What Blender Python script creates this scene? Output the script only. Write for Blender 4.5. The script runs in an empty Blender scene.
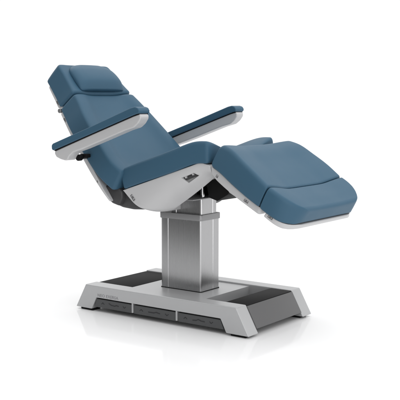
import bpy, bmesh, math
from mathutils import Vector, Matrix
S = bpy.context.scene
# ------------------------------------------------------------------ camera
AZ, EL, DIST = 0.6351, 0.1086, 5.0373
dv = Vector((math.sin(AZ)*math.cos(EL), -math.cos(AZ)*math.cos(EL), math.sin(EL)))
aim = Vector((0.057, 0, 0.6268))
cam = bpy.data.objects.new('camera', bpy.data.cameras.new('camera'))
S.collection.objects.link(cam)
cam.location = aim + dv*DIST
cam.rotation_euler = (-dv).to_track_quat('-Z', 'Y').to_euler()
cam.data.sensor_width = 36; cam.data.lens = 36*929.54/400
cam.data.clip_start = 0.05; cam.data.clip_end = 500
S.camera = cam
# ------------------------------------------------------------------ studio surround (a white sweep lit from above, dim behind the photographer)
W = bpy.data.worlds.new('World'); S.world = W; W.use_nodes = True
nt = W.node_tree; nt.nodes.clear()
def wn(t, **k):
    n = nt.nodes.new(t)
    for a, b in k.items(): setattr(n, a, b)
    return n
tc = wn('ShaderNodeTexCoord'); nrm = wn('ShaderNodeVectorMath', operation='NORMALIZE')
nt.links.new(tc.outputs['Generated'], nrm.inputs[0])
def lobe(direction, a, b, v0, v1):
    d = wn('ShaderNodeVectorMath', operation='DOT_PRODUCT'); nt.links.new(nrm.outputs[0], d.inputs[0])
    d.inputs[1].default_value = Vector(direction).normalized()
    m = wn('ShaderNodeMapRange', interpolation_type='SMOOTHSTEP')
    nt.links.new(d.outputs['Value'], m.inputs['Value'])
    for i, v in zip(('From Min', 'From Max', 'To Min', 'To Max'), (a, b, v0, v1)): m.inputs[i].default_value = v
    return m.outputs['Result']
def mul(a, b):
    m = wn('ShaderNodeMath', operation='MULTIPLY'); nt.links.new(a, m.inputs[0]); nt.links.new(b, m.inputs[1]); return m.outputs[0]
dark = lobe((-0.55, -0.83, -0.1), 0.0, 0.8, 1.0, 0.36)
top = lobe((-0.30, -0.22, 1.0), 0.25, 0.80, 1.0, 1.95)
bg = wn('ShaderNodeBackground'); out = wn('ShaderNodeOutputWorld')
comb = wn('ShaderNodeCombineColor'); v = mul(mul(mul(dark, top), lobe((-0.59, -0.80, -0.03), 0.80, 0.97, 1.0, 0.22)), lobe((0.83, -0.56, -0.05), 0.955, 0.985, 1.0, 3.2))
for i in range(3): nt.links.new(v, comb.inputs[i])
nt.links.new(comb.outputs[0], bg.inputs['Color']); bg.inputs['Strength'].default_value = 1.02
nt.links.new(bg.outputs[0], out.inputs[0])
def area(name, loc, at, size, power, sy=None):
    l = bpy.data.lights.new(name, 'AREA'); l.energy = power; l.size = size
    if sy: l.shape = 'RECTANGLE'; l.size_y = sy
    o = bpy.data.objects.new(name, l); S.collection.objects.link(o); o.location = loc
    o.rotation_euler = (Vector(at)-Vector(loc)).to_track_quat('-Z', 'Y').to_euler()
area('softbox', (2.6, 0.9, 3.4), (0, 0, 0.6), 1.8, 8)
area('added_edge_light', (3.8, -2.5, 1.1), (0, 0, 0.4), 0.5, 12, 2.0)  # added lamp, puts a highlight on the column's near edge
S.view_settings.view_transform = 'Standard'; S.view_settings.look = 'None'
S.view_settings.exposure = 0; S.view_settings.gamma = 1
S.render.resolution_x = S.render.resolution_y = 1024
# ------------------------------------------------------------------ materials
def mat(name, col, rough=0.5, metal=0.0, spec=0.5, bump=None, coat=0.0, brushed=False, var=0.0, sheen=0.0):
    m = bpy.data.materials.new(name); m.use_nodes = True
    t = m.node_tree; p = t.nodes['Principled BSDF']
    p.inputs['Base Color'].default_value = (*col, 1); p.inputs['Roughness'].default_value = rough
    p.inputs['Metallic'].default_value = metal; p.inputs['Specular IOR Level'].default_value = spec
    p.inputs['Coat Weight'].default_value = coat; p.inputs['Sheen Weight'].default_value = sheen
    p.inputs['Sheen Roughness'].default_value = 0.4
    co = t.nodes.new('ShaderNodeTexCoord')
    if bump:
        sc, st = bump
        n = t.nodes.new('ShaderNodeTexNoise'); n.inputs['Scale'].default_value = sc; n.inputs['Detail'].default_value = 6
        b = t.nodes.new('ShaderNodeBump'); b.inputs['Strength'].default_value = st; b.inputs['Distance'].default_value = 0.002
        t.links.new(co.outputs['Object'], n.inputs['Vector']); t.links.new(n.outputs['Fac'], b.inputs['Height'])
        t.links.new(b.outputs['Normal'], p.inputs['Normal'])
    if brushed:
        mp = t.nodes.new('ShaderNodeMapping'); mp.inputs['Scale'].default_value = (520, 520, 1.0)
        n = t.nodes.new('ShaderNodeTexNoise'); n.inputs['Scale'].default_value = 1.0; n.inputs['Detail'].default_value = 4
        t.links.new(co.outputs['Object'], mp.inputs[0]); t.links.new(mp.outputs[0], n.inputs['Vector'])
        r = t.nodes.new('ShaderNodeMapRange'); r.inputs['To Min'].default_value = rough*0.85; r.inputs['To Max'].default_value = rough*1.15
        t.links.new(n.outputs['Fac'], r.inputs['Value']); t.links.new(r.outputs[0], p.inputs['Roughness'])
        b = t.nodes.new('ShaderNodeBump'); b.inputs['Strength'].default_value = 0.02; b.inputs['Distance'].default_value = 0.0003
        t.links.new(n.outputs['Fac'], b.inputs['Height']); t.links.new(b.outputs['Normal'], p.inputs['Normal'])
        p.inputs['Anisotropic'].default_value = 0.5
    if var:
        n = t.nodes.new('ShaderNodeTexNoise'); n.inputs['Scale'].default_value = 6; n.inputs['Detail'].default_value = 5
        t.links.new(co.outputs['Object'], n.inputs['Vector'])
        r = t.nodes.new('ShaderNodeMapRange'); r.inputs['To Min'].default_value = rough*(1-var); r.inputs['To Max'].default_value = rough*(1+var)
        t.links.new(n.outputs['Fac'], r.inputs['Value']); t.links.new(r.outputs[0], p.inputs['Roughness'])
    return m
M_BLUE = mat('blue_vinyl', (0.039, 0.098, 0.154), 0.50, 0, 0.22, (420, 0.16), 0, False, 0.15, 0.0)
M_SILVER = mat('silver_paint', (0.45, 0.454, 0.46), 0.36, 0.35, 0.5, (900, 0.05), 0, False, 0.12)
M_SHELL = mat('grey_plastic', (0.49, 0.49, 0.495), 0.42, 0.05, 0.5, (700, 0.05), 0, False, 0.12)
M_SOCKET = mat('socket_plastic', (0.13, 0.13, 0.132), 0.5, 0, 0.4)
M_STEEL = mat('brushed_steel', (0.41, 0.41, 0.415), 0.28, 1.0, 0.5, None, 0, True)
M_COLLAR = mat('collar_metal', (0.30, 0.30, 0.305), 0.45, 0.7, 0.5, (500, 0.05))
M_CHROME = mat('chrome', (0.75, 0.75, 0.76), 0.12, 1.0)
M_GREY = mat('dark_grey_plastic', (0.118, 0.118, 0.12), 0.5, 0, 0.4, (600, 0.08))
M_PEDAL = mat('pedal_plastic', (0.062, 0.064, 0.066), 0.45, 0, 0.5, (600, 0.06), 0, False, 0.15)
M_HOUSE = mat('hinge_housing_plastic', (0.045, 0.045, 0.047), 0.5, 0, 0.4, (500, 0.06))
M_BLACK = mat('black_plastic', (0.006, 0.006, 0.0065), 0.6, 0, 0.12)
M_MAT = mat('black_rubber', (0.012, 0.012, 0.0125), 0.75, 0, 0.15, (350, 0.3))
M_PRINT = mat('grey_print', (0.25, 0.25, 0.26), 0.6, 0, 0.3)
M_ICON = mat('dark_print', (0.032, 0.032, 0.034), 0.6, 0, 0.3)
M_FLOOR = mat('white_floor', (0.862, 0.862, 0.866), 0.09, 0, 0.09)
# ------------------------------------------------------------------ helpers
def link(name, me, m, parent=None, smooth=True, ang=35):
    o = bpy.data.objects.new(name, me); S.collection.objects.link(o)
    for x in (m if isinstance(m, list) else [m]): me.materials.append(x)
    if smooth:
        me.shade_smooth(); me.set_sharp_from_angle(angle=math.radians(ang))
    if parent:
        o.parent = parent
        o.matrix_parent_inverse = parent.matrix_world.inverted() if False else Matrix.Identity(4)
    return o
def fin(bm, name, m, parent=None, ang=35, wn_=False):
    bmesh.ops.recalc_face_normals(bm, faces=bm.faces)
    me = bpy.data.meshes.new(name); bm.to_mesh(me); bm.free()
    o = link(name, me, m, parent, True, ang)
    if wn_:
        w = o.modifiers.new('wn', 'WEIGHTED_NORMAL'); w.keep_sharp = True
    return o
def prism(bm, poly, y0, y1, bev=0.0, seg=3, mi=0):
    """polygon in XZ extruded along Y, optionally with rounded edges"""
    t = bmesh.new()
    a = [t.verts.new((x, y0, z)) for x, z in poly]; b = [t.verts.new((x, y1, z)) for x, z in poly]
    t.faces.new(a); t.faces.new(b[::-1]); n = len(poly)
    for i in range(n): t.faces.new((a[i], b[i], b[(i+1) % n], a[(i+1) % n]))
    bmesh.ops.recalc_face_normals(t, faces=t.faces)
    if bev: bmesh.ops.bevel(t, geom=t.edges[:], offset=bev, segments=seg, profile=0.5, affect='EDGES', clamp_overlap=True)
    for f in t.faces: f.material_index = mi
    me = bpy.data.meshes.new('t'); t.to_mesh(me); t.free(); bm.from_mesh(me); bpy.data.meshes.remove(me)
def box(bm, x0, x1, y0, y1, z0, z1, bev=0.0, seg=2, mi=0):
    prism(bm, [(x0, z0), (x1, z0), (x1, z1), (x0, z1)], y0, y1, bev, seg, mi)
def rrect(cx, cy, hx, hy, r, n=6, groovex=(), groovey=()):
    """rounded rectangle outline with thin vertical grooves at given offsets on the -Y/+Y and +X/-X faces"""
    P = []
    g, d = 0.0022, 0.0025
    def side(p, q, offs, nrm_):
        L = (q-p).length; u = (q-p)/L; s = []
        for o in sorted(offs):
            c = p+u*o
            a = [c-u*0.0040, c-u*0.0008-nrm_*0.003, c+u*0.0004-nrm_*0.003, c+u*0.0010]
            if nrm_.x: a = [c-u*0.0010, c-u*0.0004-nrm_*0.003, c+u*0.0008-nrm_*0.003, c+u*0.0040]
            s += a
        return s
    V = Vector
    cs = [(cx+hx-r, cy-hy+r, -90), (cx+hx-r, cy+hy-r, 0), (cx-hx+r, cy+hy-r, 90), (cx-hx+r, cy-hy+r, 180)]
    arcs = [[V((x+r*math.cos(math.radians(a0+90*k/n)), y+r*math.sin(math.radians(a0+90*k/n)))) for k in range(n+1)] for x, y, a0 in cs]
    nr = [V((1, 0)), V((0, 1)), V((-1, 0)), V((0, -1))]
    of = [groovey, groovex, groovey, groovex]
    for i in range(4):
        P += arcs[i]; P += side(arcs[i][-1], arcs[(i+1) % 4][0], of[i], nr[i])
    return P
def column(bm, P, z0, z1):
    a = [bm.verts.new((p.x, p.y, z0)) for p in P]; b = [bm.verts.new((p.x, p.y, z1)) for p in P]; n = len(P)
    bm.faces.new(a[::-1]); bm.faces.new(b)
    for i in range(n): bm.faces.new((a[i], a[(i+1) % n], b[(i+1) % n], b[i]))
def cyl(bm, p, q, r, n=24, bev=0.0):
    p, q = Vector(p), Vector(q); d = q-p
    t = bmesh.new(); bmesh.ops.create_cone(t, cap_ends=True, segments=n, radius1=r, radius2=r, depth=d.length)
    if bev:
        e = [e for e in t.edges if len([f for f in e.link_faces if len(f.verts) > 4]) == 1]
        bmesh.ops.bevel(t, geom=e, offset=bev, segments=3, profile=0.5, affect='EDGES')
    t.transform(Matrix.Translation((p+q)/2) @ d.to_track_quat('Z', 'Y').to_matrix().to_4x4())
    me = bpy.data.meshes.new('t'); t.to_mesh(me); t.free(); bm.from_mesh(me); bpy.data.meshes.remove(me)
def chaikin(P, k=3):
    for _ in range(k):
        Q = []
        for i in range(len(P)):
            a, b = P[i], P[(i+1) % len(P)]
            Q.append((a[0]*.75+b[0]*.25, a[1]*.75+b[1]*.25)); Q.append((a[0]*.25+b[0]*.75, a[1]*.25+b[1]*.75))
        P = Q
    return P
def crom(vals, t):
    """Catmull-Rom through rows of numbers, t in 0..len-1"""
    n = len(vals); i = min(int(t), n-2); f = t-i
    p0, p1, p2, p3 = vals[max(i-1, 0)], vals[i], vals[i+1], vals[min(i+2, n-1)]
    return [0.5*(2*b+(c-a)*f+(2*a-5*b+4*c-d)*f*f+(3*b-a-3*c+d)*f**3) for a, b, c, d in zip(p0, p1, p2, p3)]
def loft(name, m, parent, st, section, r0, r1, ry0=None, ry1=None, N=44, ang=40):
    """st rows: Bx,Bz,Tx,Tz,w, extras...; section(w,L,extras)->half ring control points (y,n); rounded ends"""
    ry0 = r0 if ry0 is None else ry0; ry1 = r1 if ry1 is None else ry1
    K = 400; samp = [crom(st, (len(st)-1)*i/K) for i in range(K+1)]
    mid = [Vector(((a[0]+a[2])/2, (a[1]+a[3])/2)) for a in samp]
    cum = [0]
    for i in range(K): cum.append(cum[-1]+(mid[i+1]-mid[i]).length)
    LT = cum[-1]
    def at(s):
        import bisect
        i = min(max(bisect.bisect(cum, s)-1, 0), K-1); f = (s-cum[i])/max(cum[i+1]-cum[i], 1e-9)
        return [a+(b-a)*f for a, b in zip(samp[i], samp[i+1])]
    ss = set()
    R0, R1 = max(r0, ry0), max(r1, ry1)
    for R, f in ((R0, lambda e: e), (R1, lambda e: LT-e)):
        for k in range(9): ss.add(round(f(R*(1-math.cos(math.pi/2*k/8))), 6))
        for rr in ((r0, ry0) if R is R0 and f(0) == 0 else (r1, ry1)):
            for k in range(7): ss.add(round(f(rr*(1-math.cos(math.pi/2*k/6))), 6))
    for k in range(N+1): 
        s = LT*k/N
        if s > R0 and s < LT-R1: ss.add(round(s, 6))
    ss = sorted(ss); c = [ss[0]]
    for s in ss[1:]:
        if s-c[-1] > 3e-5: c.append(s)
    ss = c
    def ins(e, r): return 0 if r <= 0 or e >= r else r-math.sqrt(max(r*r-(r-e)**2, 0))
    bm = bmesh.new(); rings = []
    for s in ss:
        a = at(s); B = Vector((a[0], a[1])); T = Vector((a[2], a[3])); w = a[4]; L = (T-B).length; u = (T-B)/L
        half = section(w, L, a[5:])
        ctl = half+[(-y, n) for y, n in half[::-1] if y > 1e-9]
        P = chaikin(ctl, 3)
        iy = max(ins(s, ry0), ins(LT-s, ry1)); iN = max(ins(s, r0), ins(LT-s, r1))
        mn = L/2; mw = max(w-iy, 0.004)/w; mh = max(L/2-iN, 0.002)/(L/2)
        ring = []
        for y, n in P:
            q = B+u*(mn+(n-mn)*mh); ring.append(bm.verts.new((q.x, y*mw, q.y)))
        rings.append(ring)
    n = len(rings[0])
    for i in range(len(rings)-1):
        for j in range(n): bm.faces.new((rings[i][j], rings[i][(j+1) % n], rings[i+1][(j+1) % n], rings[i+1][j]))
    bm.faces.new(rings[0][::-1]); bm.faces.new(rings[-1])
    return fin(bm, name, m, parent, ang)
def sec_cushion(w, L, ex):
    """half ring (y>0), bottom centre to top centre: upright side, bevelled shoulder, ridge, shallow dish"""
    ridge, dish, shw = ex        # ridge above the shoulder line, dish below the ridge, shoulder width
    return [(0.0, 0.0), (w*0.5, 0.0), (w-0.02, 0.0), (w-0.004, 0.0), (w, 0.004), (w+0.001, 0.02), (w+0.002, L*0.5), (w, L-0.018), (w-0.001, L-0.006),
            (w-0.008, L+ridge*0.25), (w-shw*0.45, L+ridge*0.80), (w-shw, L+ridge), (w-shw-0.03, L+ridge-0.002), (w-shw-0.075, L+ridge-dish*0.75),
            (w-shw-0.12, L+ridge-dish), (0.0, L+ridge-dish)]
def sec_shell(w, L, ex):
    r = ex[0]
    return [(0.0, 0.0), (w*0.6, 0.0), (w-r*1.6, 0.0), (w-r*0.6, r*0.12), (w-r*0.12, r*0.5), (w, r*1.2), (w, L*0.5+r*0.3), (w, L-0.004), (w-0.001, L), (w-0.006, L), (w*0.5, L), (0.0, L)]
# ------------------------------------------------------------------ setting
bm = bmesh.new()
F_ = [(-90, -2.0), (60, -2.0), (90, 0), (90, 90), (-90, 90)]
vs = [bm.verts.new((x, y, 0)) for x, y in F_]
bm.faces.new(vs); floor = fin(bm, 'floor', M_FLOOR); floor['kind'] = 'structure'; floor['label'] = 'glossy white studio floor under the chair'
# ------------------------------------------------------------------ the chair
C = bpy.data.objects.new('treatment_chair', None); S.collection.objects.link(C)
C['label'] = 'blue upholstered electric treatment chair reclined on a silver column and base'; C['category'] = 'treatment chair'
# --- base
rail = [(-.581, .012), (-.505, .148), (.505, .148), (.581, .012), (.445, .012), (.410, .080), (-.428, .080), (-.464, .012)]
bm = bmesh.new()
prism(bm, rail, -.31, -.219, .0055, 3); prism(bm, rail, .219, .31, .0055, 3)
prism(bm, [(-.2655, .05), (.2365, .05), (.2365, .139), (-.2655, .139)], -.2195, .2195)
box(bm, .2355, .376, -.2195, .2195, .045, .062)
box(bm, -.1715, -.1620, -.3085, -.285, .030, .082, .001); box(bm, .1275, .1370, -.3085, -.285, .030, .082, .001)
base = fin(bm, 'base_frame', M_SILVER, C, 30, True)
for sx in (-1, 1):
    for y0, y1 in ((-.297, -.232), (.232, .297)):
        bm = bmesh.new(); box(bm, min(sx*.465, sx*.555), max(sx*.465, sx*.555), y0, y1, .0, .0125, .003)
        fin(bm, 'rubber_foot', M_BLACK, base)
bm = bmesh.new(); prism(bm, [(.377, .035), (.572, .035), (.5125, .1415), (.377, .1415)], -.2185, .2185, .002)
fin(bm, 'end_cover', M_GREY, C)
bm = bmesh.new(); prism(bm, [(-.267, .035), (-.572, .035), (-.5125, .1355), (-.267, .1355)], -.2185, .2185, .002)
fin(bm, 'end_cover', M_GREY, C)
bm = bmesh.new(); box(bm, .378, .509, -.2165, .2165, .1405, .1455, .0015); fin(bm, 'rubber_mat', M_MAT, C)
bm = bmesh.new(); box(bm, -.509, -.2675, -.2165, .2165, .1345, .1405, .0015); fin(bm, 'rubber_mat', M_MAT, C)
bm = bmesh.new(); prism(bm, [(-.424, .040), (.405, .040), (.405, .0795), (-.424, .0795)], -.270, -.2325); fin(bm, 'pedal_void_fill', M_BLACK, C)  # black fill standing in for the shade in the void behind the pedals
bm = bmesh.new(); prism(bm, [(-.424, .030), (.405, .030), (.405, .0795), (-.424, .0795)], .2325, .300); fin(bm, 'rear_light_block', M_BLACK, C)  # added unseen block, keeps light from leaking through the far rail's arch
# pedals
def stroke(bm, pts, wd, y):
    for (x0, z0), (x1, z1) in zip(pts, pts[1:]):
        d = Vector((x1-x0, z1-z0)).normalized(); n = Vector((-d.y, d.x))*wd/2
        prism(bm, [(x0-n.x, z0-n.y), (x1-n.x, z1-n.y), (x1+n.x, z1+n.y), (x0+n.x, z0+n.y)], y-0.0006, y+0.0005)
peds = [(-.4295, -.449, -.1735), (-.160, -.160, .1255), (.139, .139, .407)]
for k, (xa, xb, xc) in enumerate(peds):
    xd = xc if k < 2 else .428
    p = bpy.data.objects.new('tmp', None)
    bm = bmesh.new(); prism(bm, [(xb, .026), (xd, .026), (xc, .0735), (xa, .0735)], -.3035, -.272, .0025, 2)
    ped = fin(bm, 'foot_pedal', M_PEDAL, C, 30, True)
    c = (xa+xc)/2; L = (xc-xa)
    Y = -.3037
    mid_ = ([(c-L*.15, .058), (c-L*.08, .050), (c+L*.02, .048), (c+L*.06, .053), (c+L*.13, .051)], [(c-L*.15, .049), (c-L*.02, .049), (c+L*.04, .054), (c+L*.13, .050)],
            [(c-L*.15, .047), (c-L*.06, .049), (c-L*.01, .056), (c+L*.05, .050), (c+L*.14, .049)])[k]
    for nm, pts, wd in (('up_symbol', [(c-L*.36, .047), (c-L*.32, .056), (c-L*.28, .047)], .004), ('down_symbol', [(c+L*.25, .055), (c+L*.29, .046), (c+L*.33, .055)], .004), ('recline_symbol', mid_, .0055)):
        bm = bmesh.new(); stroke(bm, pts, wd, Y); fin(bm, nm, M_ICON, ped)
# lettering
cu = bpy.data.curves.new('lettering', 'FONT'); cu.body = 'NEO EXERSA'; cu.size = 0.0235; cu.extrude = 0.0006; cu.space_character = 1.06
to = bpy.data.objects.new('t', cu); S.collection.objects.link(to); bpy.context.view_layer.update()
me = bpy.data.meshes.new_from_object(to.evaluated_get(bpy.context.evaluated_depsgraph_get()))
bpy.data.objects.remove(to)
xs = [v.co.x for v in me.vertices]; k = 0.150/(max(xs)-min(xs))
for v_ in me.vertices:
    x, y, z = v_.co; v_.co = (-.415+(x-min(xs))*k, -.3103-z, .0885+y)
me.materials.clear()
link('lettering', me, M_PRINT, base, False)
# --- column
bm = bmesh.new(); column(bm, rrect(-.011, 0, .137, .087, .013, 6, (.042,), (.098,)), .139, .5255)
fin(bm, 'lift_column', M_STEEL, C, 30)
bm = bmesh.new(); column(bm, rrect(-.011, 0, .1395, .0895, .013), .139, .1425); fin(bm, 'column_gasket', M_BLACK, C, 30)
bm = bmesh.new(); column(bm, rrect(-.011, 0, .1425, .0925, .015), .525, .5565)
bmesh.ops.bevel(bm, geom=[e for e in bm.edges if abs(e.verts[0].co.z-e.verts[1].co.z) < 1e-6], offset=.002, segments=2, affect='EDGES', profile=.5)
fin(bm, 'column_collar', M_COLLAR, C, 30)
bm = bmesh.new(); column(bm, rrect(.014, 0, .107, .072, .015, 6, (.030,), (.085,)), .54, .640); fin(bm, 'inner_column', M_STEEL, C, 30)
bm = bmesh.new(); box(bm, -.02, .131, -.165, .115, .6405, .6475, .002); top_plate = fin(bm, 'column_top_plate', M_COLLAR, C, 30)
for y in (-.035,):
    bm = bmesh.new(); cyl(bm, (.100, y, .6475), (.100, y, .80), .0105); fin(bm, 'piston_rod', M_CHROME, C, 30)
bm = bmesh.new()
prism(bm, [(.05, .72), (.175, .715), (.187, .657), (.241, .642), (.307, .678), (.35, .735), (.33, .79), (.10, .79)], -.10, .198, .003)
prism(bm, [(-.10, .6478), (.188, .6478), (.20, .77), (-.10, .73)], .075, .196, .003)
fin(bm, 'lift_mechanism', M_BLACK, C, 30)
# --- seat
def sec_seat(w, L, ex):
    ridge, dish, shw = ex
    return [(0.0, 0.0), (w*0.5, 0.0), (w-0.02, 0.0), (w-0.004, 0.0), (w, 0.004), (w+0.001, 0.02), (w+0.002, L*0.5), (w, L-0.018), (w-0.003, L-0.004), (w-shw*0.5, L+ridge*0.9),
            (w-shw, L+ridge), (w-shw-0.03, L+ridge-dish*0.10), (w-shw-0.09, L+ridge-dish*0.45), (w-shw-0.15, L+ridge-dish*0.85), (w-shw-0.20, L+ridge-dish), (0.0, L+ridge-dish)]
seat = loft('seat_cushion', M_BLUE, C, [
    (-.228, .690, -.256, .790, .306, .006, .012, .04),
    (-.100, .733, -.128, .835, .313, .006, .022, .04),
    (.100, .796, .076, .898, .315, .006, .035, .02),
    (.250, .847, .236, .951, .315, .006, .045, .02),
    (.335, .852, .333, .957, .312, .006, .060, .02)], sec_seat, .022, .019, .02, .02)
def sec_belly(w, L, ex):
    r = ex[0]; t = ex[1]
    return [(0.0, 0.0), (w*0.4, 0.0), (w-t-.06, 0.0), (w-t-.02, L*.02), (w-t, L*.08), (w-t*.55, L*.24), (w-t*.22, L*.45), (w-t*.05, L*.75), (w, L-0.006), (w-0.001, L), (w-0.006, L), (w*0.5, L), (0.0, L)]
def fair(x):
    x += .030*min(1, max(0, (x+.08)/.14))
    bot = [(-.226, .684), (-.19, .645), (-.15, .609), (-.10, .589), (-.035, .577), (.03, .582), (.08, .600), (.131, .630), (.227, .698), (.30, .753), (.345, .788)]
    for (a, za), (b, zb) in zip(bot, bot[1:]):
        if x <= b: return za+(zb-za)*(x-a)/(b-a)
    return bot[-1][1]
rows = []
for x in (-.226, -.19, -.15, -.10, -.035, .03, .08, .131, .18, .227, .27, .30, .33, .345):
    zt = min(.690+(x+.228)*.330, .859) - .0025
    if x > .29: zt = .856-(x-.29)*.28
    b = fair(x); rows.append((x, b, x-.0001, zt, .306, min(.055, (zt-b)*.32), .004+.085*min(1, max(0, (x+.08)/.16))*min(1, (zt-b)/.14)))
shell = loft('seat_shell', M_SHELL, C, rows, sec_belly, .0, .012, 0, .006, 60)
bm = bmesh.new()
prism(bm, [(-.400, .712), (-.352, .622), (-.31, .602), (-.263, .589), (-.19, .583), (-.08, .590), (-.08, .68), (-.232, .684), (-.262, .705)], -.272, .272, .012, 3)
fin(bm, 'hinge_housing', M_HOUSE, C, 30)
bm = bmesh.new()
prism(bm, [(-.396, .708), (-.352, .640), (-.31, .612), (-.262, .600), (-.238, .640), (-.240, .680), (-.266, .698)], -.303, .303, .010, 3)
fin(bm, 'hinge_cover', M_HOUSE, C, 30)
# --- backrest
def fr(s, n, a=52):
    a = math.radians(a); return (-math.cos(a)*s+math.sin(a)*n, math.sin(a)*s+math.cos(a)*n)
def brow(s, w, nb, nt_, *ex, ds=0.0): return (*fr(s, nb), *fr(s+ds, nt_), w, *ex)
X4 = (.008, .018, .045)
back = loft('backrest_cushion', M_BLUE, C, [
    (-.270, .680, -.215, .782, .330, *X4),
    (-.355, .744, -.287, .842, .343, .008, .022, .045),
    (-.450, .826, -.370, .927, .332, .008, .026, .045),
    (-.614, .989, -.512, 1.075, .296, .008, .024, .045),
    (-.690, 1.066, -.583, 1.152, .268, .008, .020, .045),
    (-.740, 1.117, -.634, 1.202, .250, .008, .016, .045)], sec_cushion, .020, .020, .02, .018)
head = loft('headrest_cushion', M_BLUE, C, [
    (-.742, 1.119, -.636, 1.204, .249, .008, .016, .045),
    (-.785, 1.166, -.683, 1.252, .234, .006, .012, .04),
    (-.845, 1.232, -.747, 1.322, .221, .004, .006, .04),
    (-.893, 1.282, -.800, 1.373, .212, .002, .003, .04)], sec_cushion, .020, .020, .018, .032)
def sec_pillow(w, L, ex):
    return [(0, 0), (w*.6, 0), (w-.03, 0), (w-.008, L*.08), (w, L*.35), (w-.004, L*.62), (w-.025, L*.88), (w-.06, L), (w*.5, L*1.04), (0, L*1.06)]
pil = loft('pillow', M_BLUE, C, [
    (-.648, 1.212, -.626, 1.226, .183),
    (-.690, 1.248, -.641, 1.284, .185),
    (-.745, 1.300, -.697, 1.340, .176),
    (-.796, 1.346, -.760, 1.372, .150)], sec_pillow, .006, .020, .016, .06)
bsh = loft('backrest_shell', M_SHELL, C, [
    (-.306, .622, -.299, .629, .326, .004), (-.36, .681, -.348, .695, .334, .008), (-.462, .789, -.440, .814, .324, .008), (-.622, .960, -.604, .977, .289, .008), (-.748, 1.086, -.732, 1.102, .243, .008)],
    sec_shell, .004, .008, .01, .01)
hsh = loft('headrest_shell', M_SHELL, C, [
    (-.772, 1.116, -.758, 1.132, .236, .008), (-.80, 1.148, -.787, 1.165, .226, .008), (-.845, 1.200, -.835, 1.219, .215, .008), (-.876, 1.236, -.867, 1.252, .206, .008)],
    sec_shell, .004, .008, .01, .01)
for y in (-1, 1):
    bm = bmesh.new(); cyl(bm, (-.750, y*.222, 1.104), (-.750, y*.249, 1.104), .013, 24, .003); fin(bm, 'headrest_hinge', M_COLLAR, C, 30)
# --- leg rest and foot rest
leg = loft('leg_cushion', M_BLUE, C, [
    (.345, .846, .404, .947, .312, .008, .012, .024),
    (.42, .813, .484, .921, .335, .008, .018, .024),
    (.50, .765, .561, .872, .353, .007, .022, .024),
    (.59, .710, .638, .819, .365, .007, .024, .024),
    (.668, .665, .714, .759, .368, .007, .024, .024)], sec_seat, .032, .010, .018, .004)
foot = loft('foot_cushion', M_BLUE, C, [
    (.674, .660, .720, .756, .368, .007, .024, .024),
    (.720, .632, .757, .735, .366, .007, .020, .024),
    (.770, .603, .803, .704, .357, .007, .014, .024),
    (.805, .589, .843, .673, .347, .006, .008, .024),
    (.828, .584, .871, .653, .338, .005, .004, .024)], sec_seat, .010, .018, .004, .11)
lsh = loft('leg_shell', M_SHELL, C, [
    (.352, .800, .345, .841, .304, .010), (.395, .768, .413, .812, .320, .010), (.51, .706, .528, .744, .346, .010), (.665, .623, .682, .655, .356, .010)],
    sec_shell, .012, .012, .01, .02)
fsh = loft('foot_shell', M_SHELL, C, [
    (.688, .621, .704, .6405, .358, .008), (.760, .574, .771, .600, .350, .008), (.795, .562, .800, .586, .343, .008), (.826, .562, .828, .5805, .325, .008)],
    sec_shell, .006, .008, .008, .11)
for s in (-1, 1):
    bm = bmesh.new(); prism(bm, [(.455, .745), (.478, .718), (.51, .702), (.54, .690), (.555, .698), (.51, .73)], *sorted((s*.332, s*.290)), .004)
    fin(bm, 'leg_bracket', M_SHELL, C, 30)
# --- sockets for accessories in the shells
def socket(cx, cz, ang, L, H, y, parent, two=False):
    for s in (-1, 1):
        bm = bmesh.new(); a = math.radians(ang)
        def q(u, v): return (cx+u*math.cos(a)-v*math.sin(a), cz+u*math.sin(a)+v*math.cos(a))
        y0, y1 = sorted((s*(y-.01), s*(y+.0012)))
        prism(bm, [q(-L/2, -H/2), q(L/2, -H/2), q(L/2, H/2), q(-L/2, H/2)], y0, y1, .0006)
        y0, y1 = sorted((s*(y), s*(y+.0022)))
        for u in (-L*.27, L*.27):
            prism(bm, [q(u-L*.06, -H*.05), q(u+L*.06, -H*.05), q(u+L*.06, H/2), q(u-L*.06, H/2)], y0, y1, 0, 1, 1)
        fin(bm, 'accessory_socket', [M_SOCKET, M_SHELL], parent, 30)
socket(-.160, .652, -52, .036, .014, .306, shell)
socket(.402, .790, -29, .026, .014, .3185, lsh)
socket(.590, .686, -29, .026, .012, .3525, lsh)
socket(.727, .618, -29, .028, .010, .3555, fsh)
socket(-.779, 1.146, 131, .028, .008, .232, hsh)
socket(-.693, 1.051, 133, .028, .008, .263, bsh)
socket(-.385, .725, 133, .018, .009, .3315, bsh)
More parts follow.
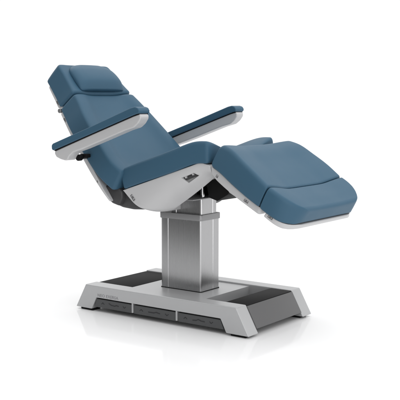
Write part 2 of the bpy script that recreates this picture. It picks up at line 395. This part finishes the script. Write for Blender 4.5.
# the long accessory slot in the seat shell is a real recess
def cut(o, poly, y0, y1):
    bm = bmesh.new(); prism(bm, poly, y0, y1); c = fin(bm, 'cut', M_HOUSE)
    m = o.modifiers.new('b', 'BOOLEAN'); m.object = c; m.operation = 'DIFFERENCE'; m.solver = 'EXACT'
    bpy.context.view_layer.update()
    me = bpy.data.meshes.new_from_object(o.evaluated_get(bpy.context.evaluated_depsgraph_get()))
    o.modifiers.clear(); o.data = me; bpy.data.objects.remove(c)
cut(shell, [(-.02, .50), (.42, .50), (.42, .785), (.30, .782), (.10, .715), (-.02, .690)], -.200, .200)
for s in (-1, 1):
    y0, y1 = sorted((s*.268, s*.33))
    cut(shell, [(.158, .773), (.236, .802), (.262, .789), (.192, .747)], y0, y1)
    bm = bmesh.new(); y0, y1 = sorted((s*.2685, s*.284))
    prism(bm, [(.164, .771), (.235, .798), (.252, .789), (.178, .761)], y0, y1, .001)
    y0, y1 = sorted((s*.276, s*.293))
    prism(bm, [(.175, .780), (.183, .783), (.188, .773), (.180, .770)], y0, y1, 0, 1, 1)
    prism(bm, [(.220, .797), (.228, .800), (.233, .791), (.225, .788)], y0, y1, 0, 1, 1)
    fin(bm, 'accessory_slot', [M_HOUSE, M_SHELL], shell, 30)
# --- armrests
for s in (-1, 1):
    y0, y1 = sorted((s*.394, s*.462))
    bm = bmesh.new()
    prism(bm, [(-.578, .892), (-.578, .876), (-.566, .860), (-.535, .849), (-.500, .843), (-.482, .847), (-.470, .868), (-.440, .890), (-.380, .907), (-.256, .949),
               (-.075, 1.012), (-.045, 1.020), (-.018, 1.027), (.010, 1.048), (.028, 1.072), (.030, 1.089), (.018, 1.0985), (-.002, 1.0925), (-.30, .9895)],
          y0, y1, .010, 4)
    arm = fin(bm, 'armrest', M_SHELL, C, 30, True)
    y0, y1 = sorted((s*.385, s*.471))
    bm = bmesh.new()
    prism(bm, [(-.583, .8945), (-.30, .9915), (-.025, 1.0860), (.004, 1.0955), (.024, 1.0995), (.028, 1.113), (.018, 1.127), (-.002, 1.133), (-.030, 1.127), (-.30, 1.030), (-.584, .932), (-.592, .922), (-.591, .903)],
          y0, y1, .011, 4)
    pad = fin(bm, 'armrest_pad', M_BLUE, arm, 30, True)
    bm = bmesh.new()
    prism(bm, [(-.575, .892), (-.30, .987), (-.02, 1.083), (.020, 1.0935), (.018, 1.1015), (-.02, 1.091), (-.30, .9945), (-.575, .900)], *sorted((s*.3915, s*.4645)))
    fin(bm, 'armrest_seam', M_BLACK, arm, 30)
    bm = bmesh.new()
    cyl(bm, (-.466, s*.372, .857), (-.466, s*.400, .857), .0175, 28, .004); cyl(bm, (-.462, s*.300, .860), (-.462, s*.385, .860), .011, 20)
    box(bm, -.475, -.430, min(s*.335, s*.372), max(s*.335, s*.372), .856, .876, .004)
    fin(bm, 'armrest_pivot', M_BLACK, C, 30)
